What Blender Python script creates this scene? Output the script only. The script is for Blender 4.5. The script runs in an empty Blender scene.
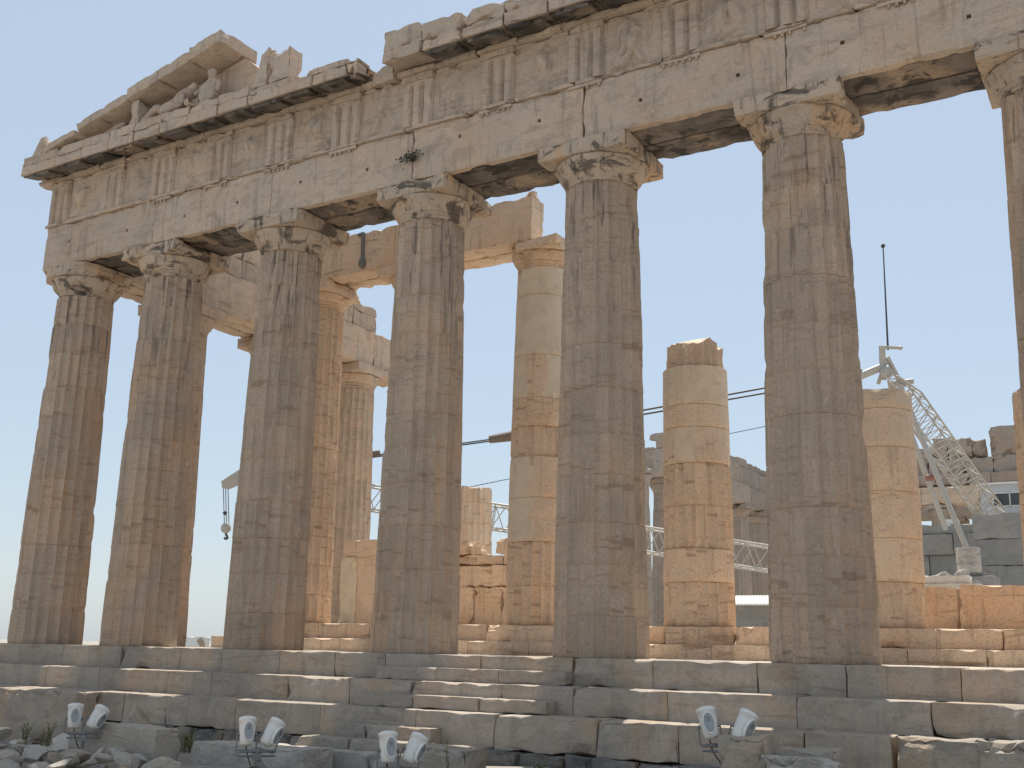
import bpy, bmesh, math, random
from mathutils import Vector, Matrix, noise
R = math.radians
scene = bpy.context.scene
col = scene.collection

# ------------------------------------------------------------------ camera
CAM = Vector((26.172, -19.4136, 0.1187)); YAW, PIT, ROL, FPX = -0.5433, 0.2385, 0.0223, 1093.04
fw = Vector((math.sin(YAW)*math.cos(PIT), math.cos(YAW)*math.cos(PIT), math.sin(PIT)))
rt = Vector((math.cos(YAW), -math.sin(YAW), 0)); up = rt.cross(fw)
r2 = rt*math.cos(ROL)+up*math.sin(ROL); u2 = up*math.cos(ROL)-rt*math.sin(ROL)
cd = bpy.data.cameras.new('camera'); cam = bpy.data.objects.new('camera', cd); col.objects.link(cam)
cam.matrix_world = Matrix(((r2.x, u2.x, -fw.x, CAM.x), (r2.y, u2.y, -fw.y, CAM.y), (r2.z, u2.z, -fw.z, CAM.z), (0, 0, 0, 1)))
cd.sensor_width = 36; cd.lens = FPX/1024*36; cd.clip_start = .1; cd.clip_end = 12000
scene.camera = cam
scene.render.resolution_x = 1024; scene.render.resolution_y = 768
# ------------------------------------------------------------------ light
SUN_EL = 69.0; SUN_AZ = -16.5          # azimuth from +Y towards +X
sd = Vector((math.sin(R(SUN_AZ))*math.cos(R(SUN_EL)), math.cos(R(SUN_AZ))*math.cos(R(SUN_EL)), math.sin(R(SUN_EL))))
W = bpy.data.worlds.new('World'); scene.world = W; W.use_nodes = True
nt = W.node_tree; bg = nt.nodes['Background']
sky = nt.nodes.new('ShaderNodeTexSky'); sky.sky_type = 'NISHITA'; sky.sun_disc = False
sky.sun_elevation = R(SUN_EL); sky.sun_rotation = R(SUN_AZ); sky.altitude = 0
sky.air_density = 1.2; sky.dust_density = .8; sky.ozone_density = .8
hz = nt.nodes.new('ShaderNodeMix'); hz.data_type = 'RGBA'; hz.inputs[0].default_value = .62      # even summer haze
hz.inputs[7].default_value = (5.0, 5.9, 6.95, 1)
nt.links.new(sky.outputs[0], hz.inputs[6]); nt.links.new(hz.outputs[2], bg.inputs[0]); bg.inputs[1].default_value = 0.10
sl = bpy.data.lights.new('sun', 'SUN'); sl.energy = 5.0; sl.angle = R(.53); sl.color = (1, .95, .87)
so = bpy.data.objects.new('sun', sl); col.objects.link(so)
so.rotation_euler = (-sd).to_track_quat('-Z', 'Y').to_euler(); so.location = (0, 0, 60)
vs = scene.view_settings; vs.view_transform = 'Standard'; vs.look = 'None'; vs.gamma = 1; vs.exposure = 0.30
scene.cycles.max_bounces = 8; scene.cycles.diffuse_bounces = 5

# ------------------------------------------------------------------ materials
def mat(name, base, alt, warm, dark, mott=.35, streak=0.0, vein=.35, soot=0.0, bump=.5, rough=.85, fine=22., new=(.56, .49, .40), topsoot=False, scale=1.0, toff=37., tr=(.88, 1.10)):
    m = bpy.data.materials.new(name); m.use_nodes = True
    n = m.node_tree.nodes; L = m.node_tree.links; b = n['Principled BSDF']
    b.inputs['Roughness'].default_value = rough
    b.inputs['Specular IOR Level'].default_value = .25
    tc = n.new('ShaderNodeTexCoord'); oi = n.new('ShaderNodeObjectInfo')
    mul = n.new('ShaderNodeMath'); mul.operation = 'MULTIPLY'; mul.inputs[1].default_value = 60
    L.new(oi.outputs['Random'], mul.inputs[0])
    at = n.new('ShaderNodeAttribute'); at.attribute_name = 'tone'
    m2 = n.new('ShaderNodeMath'); m2.operation = 'MULTIPLY_ADD'; m2.inputs[1].default_value = toff
    L.new(at.outputs['Fac'], m2.inputs[0]); L.new(mul.outputs[0], m2.inputs[2])
    add = n.new('ShaderNodeVectorMath'); add.operation = 'ADD'
    L.new(tc.outputs['Object'], add.inputs[0]); L.new(m2.outputs[0], add.inputs[1])
    P = add.outputs[0]
    def mapped(sx, sy, sz):
        mp = n.new('ShaderNodeMapping'); mp.inputs['Scale'].default_value = (sx*scale, sy*scale, sz*scale); L.new(P, mp.inputs[0]); return mp.outputs[0]
    def nz(vec, sc, det=5, ro=.55, dist=0):
        t = n.new('ShaderNodeTexNoise'); t.inputs['Scale'].default_value = sc; t.inputs['Detail'].default_value = det
        t.inputs['Roughness'].default_value = ro; t.inputs['Distortion'].default_value = dist
        L.new(vec, t.inputs['Vector']); return t.outputs['Fac']
    def ramp(v, a, bb, lo=0., hi=1.):
        r = n.new('ShaderNodeMapRange'); r.inputs[1].default_value = a; r.inputs[2].default_value = bb
        r.inputs[3].default_value = lo; r.inputs[4].default_value = hi; r.interpolation_type = 'SMOOTHSTEP'; L.new(v, r.inputs[0]); return r.outputs[0]
    def mix(f, a, bb, mode='MIX'):
        x = n.new('ShaderNodeMix'); x.data_type = 'RGBA'; x.blend_type = mode; x.clamp_factor = True
        if isinstance(f, float): x.inputs[0].default_value = f
        else: L.new(f, x.inputs[0])
        for i, q in ((6, a), (7, bb)):
            if isinstance(q, tuple): x.inputs[i].default_value = q+(1,)
            else: L.new(q, x.inputs[i])
        return x.outputs[2]
    def mth(op, a, bb):
        x = n.new('ShaderNodeMath'); x.operation = op
        for i, q in ((0, a), (1, bb)):
            if isinstance(q, (int, float)): x.inputs[i].default_value = q
            else: L.new(q, x.inputs[i])
        return x.outputs[0]
    P1 = mapped(1, 1, 1)
    c = mix(ramp(nz(P1, .9, 6, .6, .4), .38, .62), base, alt)
    c = mix(mth('MULTIPLY', ramp(nz(mapped(1, 1, .6), .55, 7, .62, .8), .5, .66), .8), c, warm)
    # schist veins : wavy, nearly horizontal
    v = nz(mapped(.55, .55, 4.2), 1.1, 6, .62, 1.2)
    c = mix(mth('MULTIPLY', ramp(v, .55, .68), vein), c, tuple(x*.55 for x in warm))
    # mottling
    fm = nz(P1, fine, 5, .65)
    c = mix(mth('MULTIPLY', ramp(fm, .3, .52, 1, 0), mott), c, tuple(x*.45 for x in base))
    c = mix(mth('MULTIPLY', ramp(nz(P1, 5.5, 6, .7), .55, .75), .45), c, tuple(min(1, x*1.3) for x in base))
    # black crust
    if streak or soot:
        s = nz(mapped(5.5, 5.5, .55), 1.0, 6, .65, .3)
        f = ramp(s, .54, .64)
        if topsoot:
            g2 = ramp(nz(mapped(13., 13., .35), 1.0, 4, .6, .2), .50, .66)      # fine vertical colour streaks
            c = mix(mth('MULTIPLY', g2, .28), c, tuple(x*.5 for x in alt))
            sp = n.new('ShaderNodeSeparateXYZ'); L.new(tc.outputs['Object'], sp.inputs[0])
            f = mth('MULTIPLY', f, ramp(sp.outputs['Z'], 5.2, 9.3, .12, 1.))
        c = mix(mth('MULTIPLY', f, streak), c, dark)
        if soot:
            g = ramp(nz(mapped(1, 1, 1.6), 1.7, 7, .65, .6), .52, .60)
            c = mix(mth('MULTIPLY', g, soot), c, dark)
    # new marble patches (attribute) and per block tone
    pa = n.new('ShaderNodeAttribute'); pa.attribute_name = 'patch'
    nw = mix(ramp(nz(P1, 3, 4), .4, .65), new, tuple(x*.86 for x in new))
    c = mix(pa.outputs['Fac'], c, nw)
    tn = n.new('ShaderNodeMapRange'); tn.inputs[3].default_value = tr[0]; tn.inputs[4].default_value = tr[1]; L.new(at.outputs['Fac'], tn.inputs[0])
    cc = n.new('ShaderNodeVectorMath'); cc.operation = 'SCALE'; L.new(c, cc.inputs[0]); L.new(tn.outputs[0], cc.inputs['Scale'])
    L.new(cc.outputs[0], b.inputs['Base Color'])
    # bump
    h = mth('ADD', mth('MULTIPLY', nz(P1, 3.2, 9, .68), 1.0), mth('MULTIPLY', fm, .35))
    h = mth('ADD', h, mth('MULTIPLY', v, .5))
    bp = n.new('ShaderNodeBump'); bp.inputs['Strength'].default_value = bump; bp.inputs['Distance'].default_value = .06
    L.new(h, bp.inputs['Height']); L.new(bp.outputs[0], b.inputs['Normal'])
    return m
def plain(name, c, rough=.6, metal=0., var=.12, sc=6.):
    m = bpy.data.materials.new(name); m.use_nodes = True
    n = m.node_tree.nodes; L = m.node_tree.links; b = n['Principled BSDF']
    b.inputs['Roughness'].default_value = rough; b.inputs['Metallic'].default_value = metal
    t = n.new('ShaderNodeTexNoise'); t.inputs['Scale'].default_value = sc; t.inputs['Detail'].default_value = 6
    tc = n.new('ShaderNodeTexCoord'); L.new(tc.outputs['Object'], t.inputs['Vector'])
    x = n.new('ShaderNodeMix'); x.data_type = 'RGBA'; L.new(t.outputs['Fac'], x.inputs[0])
    x.inputs[6].default_value = tuple(q*(1-var*2) for q in c)+(1,); x.inputs[7].default_value = tuple(min(1, q*(1+var)) for q in c)+(1,)
    L.new(x.outputs[2], b.inputs['Base Color'])
    bp = n.new('ShaderNodeBump'); bp.inputs['Strength'].default_value = .15; L.new(t.outputs['Fac'], bp.inputs['Height']); L.new(bp.outputs[0], b.inputs['Normal'])
    return m
M = {}
M['front'] = mat('weathered_column_marble', (.49, .372, .278), (.43, .335, .255), (.53, .36, .235), (.09, .078, .068), streak=.75, vein=.7, topsoot=True, toff=.5, tr=(.80, 1.16), mott=.45)
M['cap'] = mat('weathered_capital_marble', (.53, .415, .31), (.45, .365, .285), (.56, .36, .21), (.06, .052, .046), streak=.6, soot=.8, vein=.4, toff=.5)
M['entab'] = mat('entablature_marble', (.54, .428, .328), (.485, .392, .307), (.52, .378, .27), (.17, .135, .11), streak=.35, soot=.22, vein=.5, mott=.4, toff=3., tr=(.94, 1.05))
M['soffit'] = mat('sooty_shaded_soffit_marble', (.20, .17, .145), (.09, .08, .072), (.38, .28, .19), (.04, .036, .032), streak=.4, soot=.9, vein=.3)  # soot on the beam undersides; under the cornice its dark colour paints shade
M['inner'] = mat('ochre_marble', (.70, .54, .395), (.62, .485, .365), (.67, .46, .30), (.22, .165, .12), streak=.3, vein=.8, mott=.6, new=(.66, .57, .45), toff=6., tr=(.88, 1.08))
M['step'] = mat('step_marble', (.43, .36, .29), (.37, .315, .26), (.45, .325, .22), (.13, .115, .10), streak=.2, soot=.2, vein=.5, toff=9., tr=(.90, 1.08))
M['flank'] = mat('flank_brown_marble', (.55, .425, .32), (.48, .38, .29), (.55, .38, .26), (.17, .13, .10), streak=.35, vein=.7, mott=.5, soot=.15, toff=6., tr=(.88, 1.08))
M['floor'] = mat('floor_marble', (.62, .56, .48), (.55, .49, .41), (.55, .44, .33), (.2, .18, .15), vein=.2)
M['found'] = mat('rough_foundation_stone', (.25, .23, .205), (.17, .16, .145), (.27, .21, .15), (.05, .045, .04), soot=.5, bump=.9)
M['rock'] = mat('grey_rubble_stone', (.50, .45, .385), (.42, .385, .335), (.47, .38, .29), (.14, .13, .12), soot=.3, bump=.9, scale=1.6)
M['boulder'] = mat('brown_block_stone', (.46, .395, .32), (.39, .34, .28), (.46, .34, .235), (.12, .11, .10), soot=.25, bump=.9)
M['far'] = mat('far_wall_stone', (.42, .35, .29), (.36, .31, .265), (.40, .30, .22), (.15, .13, .11), soot=.2)
M['greywall'] = mat('grey_block_stone', (.30, .295, .28), (.25, .25, .24), (.30, .28, .25), (.13, .13, .13), soot=.2, vein=.15)
M['ground'] = mat('dusty_ground', (.38, .345, .295), (.30, .275, .24), (.36, .29, .21), (.15, .14, .12), soot=.2, bump=1.0)
M['white'] = plain('white_enamel', (.78, .75, .69), .45, 0, .1, 9)
M['lens'] = plain('grey_lens_glass', (.33, .34, .34), .3, 0, .1)
M['steel'] = plain('dull_steel', (.25, .25, .25), .5, .6)
M['rust'] = plain('brown_painted_steel', (.16, .12, .09), .6, .2)
M['cream'] = plain('cream_crane_paint', (.44, .41, .36), .45)
M['cable'] = plain('dark_cable', (.06, .06, .065), .5, .3)
M['cabin'] = plain('grey_cabin_paint', (.52, .54, .55), .5)
M['roof'] = plain('white_roof_sheet', (.75, .75, .73), .5)
M['window'] = plain('dark_window_glass', (.06, .07, .08), .1)
M['iron'] = plain('oxidised_iron', (.17, .18, .17), .7, .2)
M['weed'] = plain('dry_weed', (.20, .19, .09), .8)
M['bronze'] = plain('red_safety_paint', (.28, .12, .09), .6)

# ------------------------------------------------------------------ object helpers
def tag(o, label=None, cat=None, group=None, kind=None):
    for k, v in (('label', label), ('category', cat), ('group', group), ('kind', kind)):
        if v: o[k] = v
    return o
def empty(name, loc=(0, 0, 0), rz=0., label=None, cat=None, group=None, kind=None):
    o = bpy.data.objects.new(name, None); o.location = loc; o.rotation_euler = (0, 0, rz); o.empty_display_size = .3
    col.objects.link(o); return tag(o, label, cat, group, kind)
class MB:
    """mesh buffer: verts, faces, per-face tone and patch"""
    def __init__(s): s.v = []; s.f = []; s.t = []; s.p = []; s.sm = []; s.sharp = set()
    def add(s, vs_, fs, tone=.5, patch=0., smooth=False):
        b = len(s.v); s.v += [tuple(q) for q in vs_]
        for i, f in enumerate(fs):
            s.f.append(tuple(b+k for k in f)); s.t.append(tone); s.p.append(patch[i] if isinstance(patch, list) else patch); s.sm.append(smooth)
        return b
    def build(s, name, material, parent=None, loc=None):
        me = bpy.data.meshes.new(name); me.from_pydata(s.v, [], s.f); me.update()
        a = me.attributes.new('tone', 'FLOAT', 'FACE'); a.data.foreach_set('value', s.t)
        a = me.attributes.new('patch', 'FLOAT', 'FACE'); a.data.foreach_set('value', s.p)
        me.polygons.foreach_set('use_smooth', s.sm)
        if s.sharp:
            for e in me.edges:
                if (min(e.vertices), max(e.vertices)) in s.sharp: e.use_edge_sharp = True
        me.materials.append(material)
        o = bpy.data.objects.new(name, me); col.objects.link(o)
        if parent: o.parent = parent
        if loc: o.location = loc
        return o
def rnd(seed): return random.Random(seed)
def cuts(L, seg, e):
    if L <= 2.5*e: return [0, L]
    n = max(1, min(44, int(round((L-2*e)/seg))))
    return [0]+[e+(L-2*e)*i/n for i in range(n+1)]+[L]
def block(mb, lo, hi, seed=0, seg=.16, chip=.05, rough=.006, tone=None, patch=0., e=.03, fn=None, lump=0., smooth=False):
    """weathered rectangular stone; corners and edges knocked off by noise"""
    rg = rnd(seed*7919+13)
    if tone is None: tone = rg.random()
    S = [hi[i]-lo[i] for i in range(3)]
    X, Y, Z = (cuts(S[i], seg, min(e, S[i]*.2)) for i in range(3))
    nx, ny, nz_ = len(X)-1, len(Y)-1, len(Z)-1
    idx = {}; V = []; F = []
    off = Vector((rg.random()*90, rg.random()*90, rg.random()*90))
    def vid(i, j, k):
        q = (i, j, k)
        if q in idx: return idx[q]
        p = Vector((X[i], Y[j], Z[k])); d = [min(p[a], S[a]-p[a]) for a in range(3)]
        c = Vector([1 if p[a] < S[a]/2 else -1 for a in range(3)])
        w = Vector([math.exp(-(d[a]/.07)) for a in range(3)])
        sw = sorted(w, reverse=True)[1]                       # closeness to an edge
        pn = p+off
        n1 = noise.noise(pn*2.3)+.5*noise.noise(pn*6.1)
        am = (max(0., n1-.02)*chip*2.2+.004)*sw
        mv = Vector((c.x*w.x, c.y*w.y, c.z*w.z))*am
        if rough or lump:
            nn = noise.noise_vector(pn*3.1)*rough + noise.noise_vector(pn*9.)*rough*.5 + noise.noise_vector(pn*1.1)*lump
            mv += nn
        p = p+mv
        p = Vector(lo)+p
        if fn: p = fn(p)
        idx[q] = len(V); V.append(p); return idx[q]
    for i in range(nx):
        for j in range(ny):
            F.append((vid(i, j, 0), vid(i, j+1, 0), vid(i+1, j+1, 0), vid(i+1, j, 0)))
            F.append((vid(i, j, nz_), vid(i+1, j, nz_), vid(i+1, j+1, nz_), vid(i, j+1, nz_)))
    for i in range(nx):
        for k in range(nz_):
            F.append((vid(i, 0, k), vid(i+1, 0, k), vid(i+1, 0, k+1), vid(i, 0, k+1)))
            F.append((vid(i, ny, k), vid(i, ny, k+1), vid(i+1, ny, k+1), vid(i+1, ny, k)))
    for j in range(ny):
        for k in range(nz_):
            F.append((vid(0, j, k), vid(0, j, k+1), vid(0, j+1, k+1), vid(0, j+1, k)))
            F.append((vid(nx, j, k), vid(nx, j+1, k), vid(nx, j+1, k+1), vid(nx, j, k+1)))
    mb.add(V, F, tone, patch, smooth)
def box(mb, lo, hi, tone=.5):
    x0, y0, z0 = lo; x1, y1, z1 = hi
    V = [(x0, y0, z0), (x1, y0, z0), (x1, y1, z0), (x0, y1, z0), (x0, y0, z1), (x1, y0, z1), (x1, y1, z1), (x0, y1, z1)]
    mb.add(V, [(0, 3, 2, 1), (4, 5, 6, 7), (0, 1, 5, 4), (1, 2, 6, 5), (2, 3, 7, 6), (3, 0, 4, 7)], tone)
def tube(mb, a, b, r=.03, n=8, rb=None):
    a = Vector(a); b = Vector(b); d = (b-a).normalized(); rb = r if rb is None else rb
    u = d.orthogonal().normalized(); w = d.cross(u)
    V = []; 
    for q, rr in ((a, r), (b, rb)):
        for i in range(n): t = 2*math.pi*i/n; V.append(q+u*math.cos(t)*rr+w*math.sin(t)*rr)
    F = [(i, (i+1) % n, n+(i+1) % n, n+i) for i in range(n)]+[tuple(reversed(range(n))), tuple(range(n, 2*n))]
    mb.add(V, F, .5, 0., n > 5)
    b0 = len(mb.v)-2*n
    for k in (0, n):
        for i in range(n):
            x, y = b0+k+i, b0+k+(i+1) % n; mb.sharp.add((min(x, y), max(x, y)))
def lathe(mb, prof, n=48, M4=None, tone=.5, wear=0., seed=0, smooth=True, cap=True):
    V = []; off = Vector((seed*3.7, seed*1.3, seed*5.1))
    for r, z in prof:
        for i in range(n):
            t = 2*math.pi*i/n; p = Vector((r*math.cos(t), r*math.sin(t), z))
            if wear:
                q = p+off; nn = noise.noise(q*1.8)+.5*noise.noise(q*5)
                k = max(0, nn-.05)*wear; p.x *= 1-k; p.y *= 1-k; p.z += noise.noise(q*4)*wear*.06
            V.append(M4 @ p if M4 else p)
    F = []
    for k in range(len(prof)-1):
        for i in range(n): F.append((k*n+i, k*n+(i+1) % n, (k+1)*n+(i+1) % n, (k+1)*n+i))
    if cap: F += [tuple(reversed(range(n))), tuple(range((len(prof)-1)*n, len(prof)*n))]
    mb.add(V, F, tone, 0., smooth)

# ------------------------------------------------------------------ columns
def shaft_mesh(H, r0, r1, drums, seed, nfl=20, per=8, depth=.085, wear=1., breaktop=0., zstep=.13, entasis=.012, jt=.008):
    """fluted shaft; drums = [(z_top_fraction or z, fluted, patch)]"""
    mb = MB(); rg = rnd(seed); N = nfl*per; off = Vector((rg.random()*80, rg.random()*80, rg.random()*80))
    z = 0.; rings = []          # (z, shrink, drumindex)
    for di, dd_ in enumerate(drums):
        zt, fl, pt = dd_[:3]
        zt = min(zt, H); n = max(2, int((zt-z)/zstep))
        rings.append((z+.0005, jt, di)); rings.append((z+.012, .0, di))
        for k in range(1, n): rings.append((z+(zt-z)*k/n, .0, di))
        rings.append((zt-.012, .0, di)); rings.append((zt-.0005, jt, di)); z = zt
    dr = [(rg.uniform(-.007, .007), rg.uniform(-.007, .007), rg.uniform(-.006, .006)+(d_[3] if len(d_) > 3 else 0), rg.random()) for d_ in drums]
    V = []; rad = []
    for (z, sh, di) in rings:
        t = z/H; R0 = r0+(r1-r0)*t+entasis*math.sin(math.pi*t)
        fl, pt = drums[di][1], drums[di][2]; ox, oy, dR, tn = dr[di]
        zt = drums[di][0]; zb = drums[di-1][0] if di else 0
        dj = min(zt-z, z-zb)
        for i in range(N):
            a = 2*math.pi*i/N; ph = (i % per)/per; ph = abs(ph-.5)*2     # 1 at arris
            dirv = Vector((math.cos(a), math.sin(a), 0)); q = dirv*R0+Vector((0, 0, z))+off
            n1 = noise.noise(q*1.3); n2 = noise.noise(q*4.3); n3 = noise.noise(Vector((q.x*7, q.y*7, q.z*2.2)))
            n4 = noise.noise(Vector((q.x*2.1, q.y*2.1, q.z*.9))+Vector((9, 9, 9)))
            Rr = R0+dR
            if fl:
                dpt = depth*(R0/r0)
                f = dpt*(1-ph*ph)
                er = max(0., n3*.6+n1*.2+n2*.3-.22)*wear*depth*1.1*ph
                Rr -= max(f, er) if f < er else f
                if ph > .7: Rr -= er*.6
            # lost flakes: large shallow scars
            sc = max(0., n4-.42)*wear*.26
            Rr -= min(sc, .09)+ .003*n2+.003*n3
            # chipping at drum joints
            if dj < .09: Rr -= max(0., n2*.8+n1*.5-.25)*.09*(1-dj/.09)*wear
            Rr -= sh*(1 if rg.random() < .98 else 0)
            zz = z
            if breaktop and z > H-breaktop:
                k = (z-(H-breaktop))/breaktop
                lim = H-breaktop*max(0., .45+.9*noise.noise(Vector((dirv.x*1.3, dirv.y*1.3, seed))))*1.0
                zz = min(z, lim) if z > lim else z
                Rr -= max(0, noise.noise(q*2.2+Vector((3, 3, 3)))+.05)*.25*k
            V.append((dirv.x*Rr+ox, dirv.y*Rr+oy, zz))
    F = []; T = []; Pp = []
    for k in range(len(rings)-1):
        di = rings[k][2]; same = rings[k+1][2] == di
        for i in range(N):
            j = (i+1) % N; F.append((k*N+i, k*N+j, (k+1)*N+j, (k+1)*N+i)); T.append(dr[di][3])
            T[-1] = .5+(dr[di][3]-.5)*.25+(rnd(seed*97+(i//per)*13+(di//3)*5).random()-.5)*.42*(1 if drums[di][1] else .1)
            pt = drums[di][2]
            if callable(pt): pt = pt(2*math.pi*(i+.5)/N, rings[k][0])
            Pp.append(pt)
    nv = len(V); V.append((0, 0, 0)); V.append((0, 0, max(v[2] for v in V[-N-1:-1])-.02 if breaktop else H))
    for i in range(N):
        j = (i+1) % N; F.append((nv, j, i)); T.append(.5); Pp.append(0.)
        F.append((nv+1, (len(rings)-1)*N+i, (len(rings)-1)*N+j)); T.append(.5); Pp.append(0.)
    mb.v = V; mb.f = F; mb.t = T; mb.p = Pp; mb.sm = [True]*len(F)
    for k in range(len(rings)-1):
        fl = drums[rings[k][2]][1]
        if fl:
            for i in range(0, N, per):
                a, b = k*N+i, (k+1)*N+i; mb.sharp.add((a, b))
        if rings[k+1][1] or rings[k][1]:
            for i in range(N):
                a, b = k*N+i, k*N+(i+1) % N; mb.sharp.add((min(a, b), max(a, b)))
    return mb
def even_drums(H, n, seed, fl=True, patch=0.):
    rg = rnd(seed+500); z = 0; out = []
    hs = [rg.uniform(.85, 1.15) for _ in range(n)]; s = H/sum(hs)
    for h in hs: z += h*s; out.append((z, fl, patch))
    return out
def capital(parent, z, r1, rE, aw, hE, hA, seed, m, missing=0.):
    mb = MB()
    prof = [(r1*1.0, 0), (r1*1.005, .05), (r1*.985, .055), (r1*.985, .07), (r1*1.01, .08), (r1*1.01, .12), (r1*1.035, .125), (r1*1.04, .15), (r1*1.02, .155), (r1*1.06, .165), (r1*1.065, .18)]
    z0 = .18
    for k in range(1, 10):
        t = k/9; prof.append((r1*1.07+(rE-r1*1.07)*(t**.72 if t < .99 else 1), z0+(hE-z0)*t*.97))
    prof.append((rE*.97, hE))
    lathe(mb, prof, 72, None, .5, .06+missing*1.1, seed)
    e = mb.build('echinus', m, parent, (0, 0, z))
    mb = MB()
    def brk(p):
        q = p+Vector((seed*11., seed*7., 0)); c = max(abs(p.x), abs(p.y))/(aw/2)*min(1, min(abs(p.x), abs(p.y))/(aw/2)+.35)
        k = max(0., noise.noise(q*1.1)+.10)*c
        amt = missing*1.6
        return Vector((p.x*(1-amt*k), p.y*(1-amt*k), p.z))
    block(mb, (-aw/2, -aw/2, 0), (aw/2, aw/2, hA), seed+3, .13, .025+missing*.2, .004, .5, fn=brk)
    a = mb.build('abacus', m, parent, (0, 0, z+hE+.002))
    return e, a
def column(x, y, z, label, group, seed, H=9.57, r0=.955, r1=.765, m='front', mc='cap', drums=None, rE=.99, aw=2.02, hE=.51, hA=.345, wear=1., missing=0., cap=True, breaktop=0., per=8, zstep=.13, kind='fluted_column'):
    t = empty(kind, (x, y, z), 0, label, 'column', group)
    shaft_mesh(H, r0, r1, drums or even_drums(H, 11, seed), seed, per=per, wear=wear, breaktop=breaktop, zstep=zstep, jt=.022 if m == 'inner' else .008).build('shaft', M[m], t)
    if cap: capital(t, H, r1, rE, aw, hE, hA, seed, M[mc], missing)
    return t
def copy_tree(o, parent=None):
    c = o.copy(); col.objects.link(c)
    if parent: c.parent = parent
    for ch in list(o.children): copy_tree(ch, c)
    return c

CX = [0.03, 3.66, 7.87, 12.18, 16.568, 20.864, 25.16, 28.84]
FL = ['tall grey brown fluted corner column at the far left end under the pediment corner',
      'second fluted column from the left with orange lower shaft and rust stained capital',
      'third fluted column from the left with black streaks under its capital',
      'fourth fluted column from the left, standing left of the half height wooden coloured steps',
      'fifth fluted column from the left, grey brown, with an orange patch on its capital',
      'widest fluted column right of centre with a chipped left capital corner',
      'fluted column cut by the right edge of the photo',
      'fluted corner column at the far right end beyond the photo edge']
MISS = [.32, .16, .02, .12, .0, .14, .03, .1]
for i, x in enumerate(CX):
    column(x, 0, 0, FL[i], 'front row of tall fluted columns', i+1, r0=.94 if i in (0, 7) else .932, wear=.8+.25*(i in (0, 5)), missing=MISS[i])

# flank columns (south side, x = 0) seen through the front row
g = 'columns of the left flank seen between the front columns'
fy = [3.68, 7.976, 12.272, 16.568]
fl_lab = ['flank column directly behind the second front column, only an orange edge showing', 'flank column behind the third front column with a broken capital corner',
          'tan flank column with capital standing between the third and fourth front columns', 'flank column hidden behind the fourth front column']
for i, y in enumerate(fy):
    column(0, y, 0, fl_lab[i], g, 20+i, m='flank', mc='flank', per=6, zstep=.2, missing=.05)
def stump(x, y, z, H, label, group, seed, r0, r1, drums, bt=.35, **k):
    return column(x, y, z, label, group, seed, H=H, r0=r0, r1=r1, drums=drums, cap=False, breaktop=bt, m='inner', kind='column_stump', **k)
stump(0, 20.864, 0, 7.05, 'short brown drum stack just right of the fourth front column', 'broken columns', 31, .95, .80, even_drums(7.05, 8, 31), bt=.12, per=6)

# pronaos columns (inner porch)
PX = [4.47, 8.15, 12.27, 16.60, 20.82, 24.40]; PY = 5.1; PZ = .72
gp = 'inner porch columns behind the front row'
def fullp(i, label, drums, **k):
    return column(PX[i], PY, PZ, label, gp, 40+i, H=9.35, r0=.825, r1=.68, m='inner', mc='inner', drums=drums, rE=.86, aw=1.78, hE=.42, hA=.30, **k)
fullp(0, 'inner porch column with ragged broken sunlit edge beside the third front column', even_drums(9.35, 11, 3), wear=2.2, missing=.25)
fullp(1, 'inner porch column hidden behind the fourth front column, carrying the beam', even_drums(9.35, 11, 4))
def pat3(a, z):      # new marble with an old ochre scar
    d = math.hypot((z-6.35)/.75, (((a+math.pi) % (2*math.pi))-math.pi+1.25)/.42)
    return 0. if d < 1 or z < 5.55 else .85
def pat3b(a, z):
    return .8 if (((a+math.pi) % (2*math.pi))-math.pi) < -1.30+.12*math.sin(z*9) else 0.
fullp(2, 'pale inner porch column with capital, full height, between fourth and fifth front columns',
      [(.95, True, 0.), (2.05, True, 0.), (3.15, False, pat3b), (4.2, False, pat3b), (5.0, True, 0.), (5.75, False, 0.), (6.9, False, pat3), (8.55, False, .85), (9.35, False, .85)], missing=.35)
stump(PX[3], PY, PZ, 6.95, 'broken ochre column stump with pale smooth bands right of the fifth front column', 'broken inner porch columns', 43, .825, .755,
      [(1.0, True, 0.), (1.75, False, 0.), (2.75, True, 0.), (3.75, True, 0.), (4.6, False, lambda a, z: .6 if -1.9 < ((a+math.pi) % (2*math.pi))-math.pi < -1.2 else .15), (5.15, False, .15), (6.1, False, .55), (6.95, True, 0., -.07)], bt=.42)
stump(PX[4], PY, PZ, 5.10, 'smooth tan column stump right of the widest front column', 'broken inner porch columns', 44, .825, .785,
      [(.95, True, 0.), (1.85, False, .25), (2.85, False, .1), (3.8, False, .1), (4.65, False, .2), (5.10, False, .35)], bt=.03)
stump(PX[5], PY, PZ, 4.95, 'inner porch column stump showing as a thin orange edge at the right photo border', 'broken inner porch columns', 45, .825, .76, even_drums(4.95, 6, 45), bt=.1)

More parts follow.
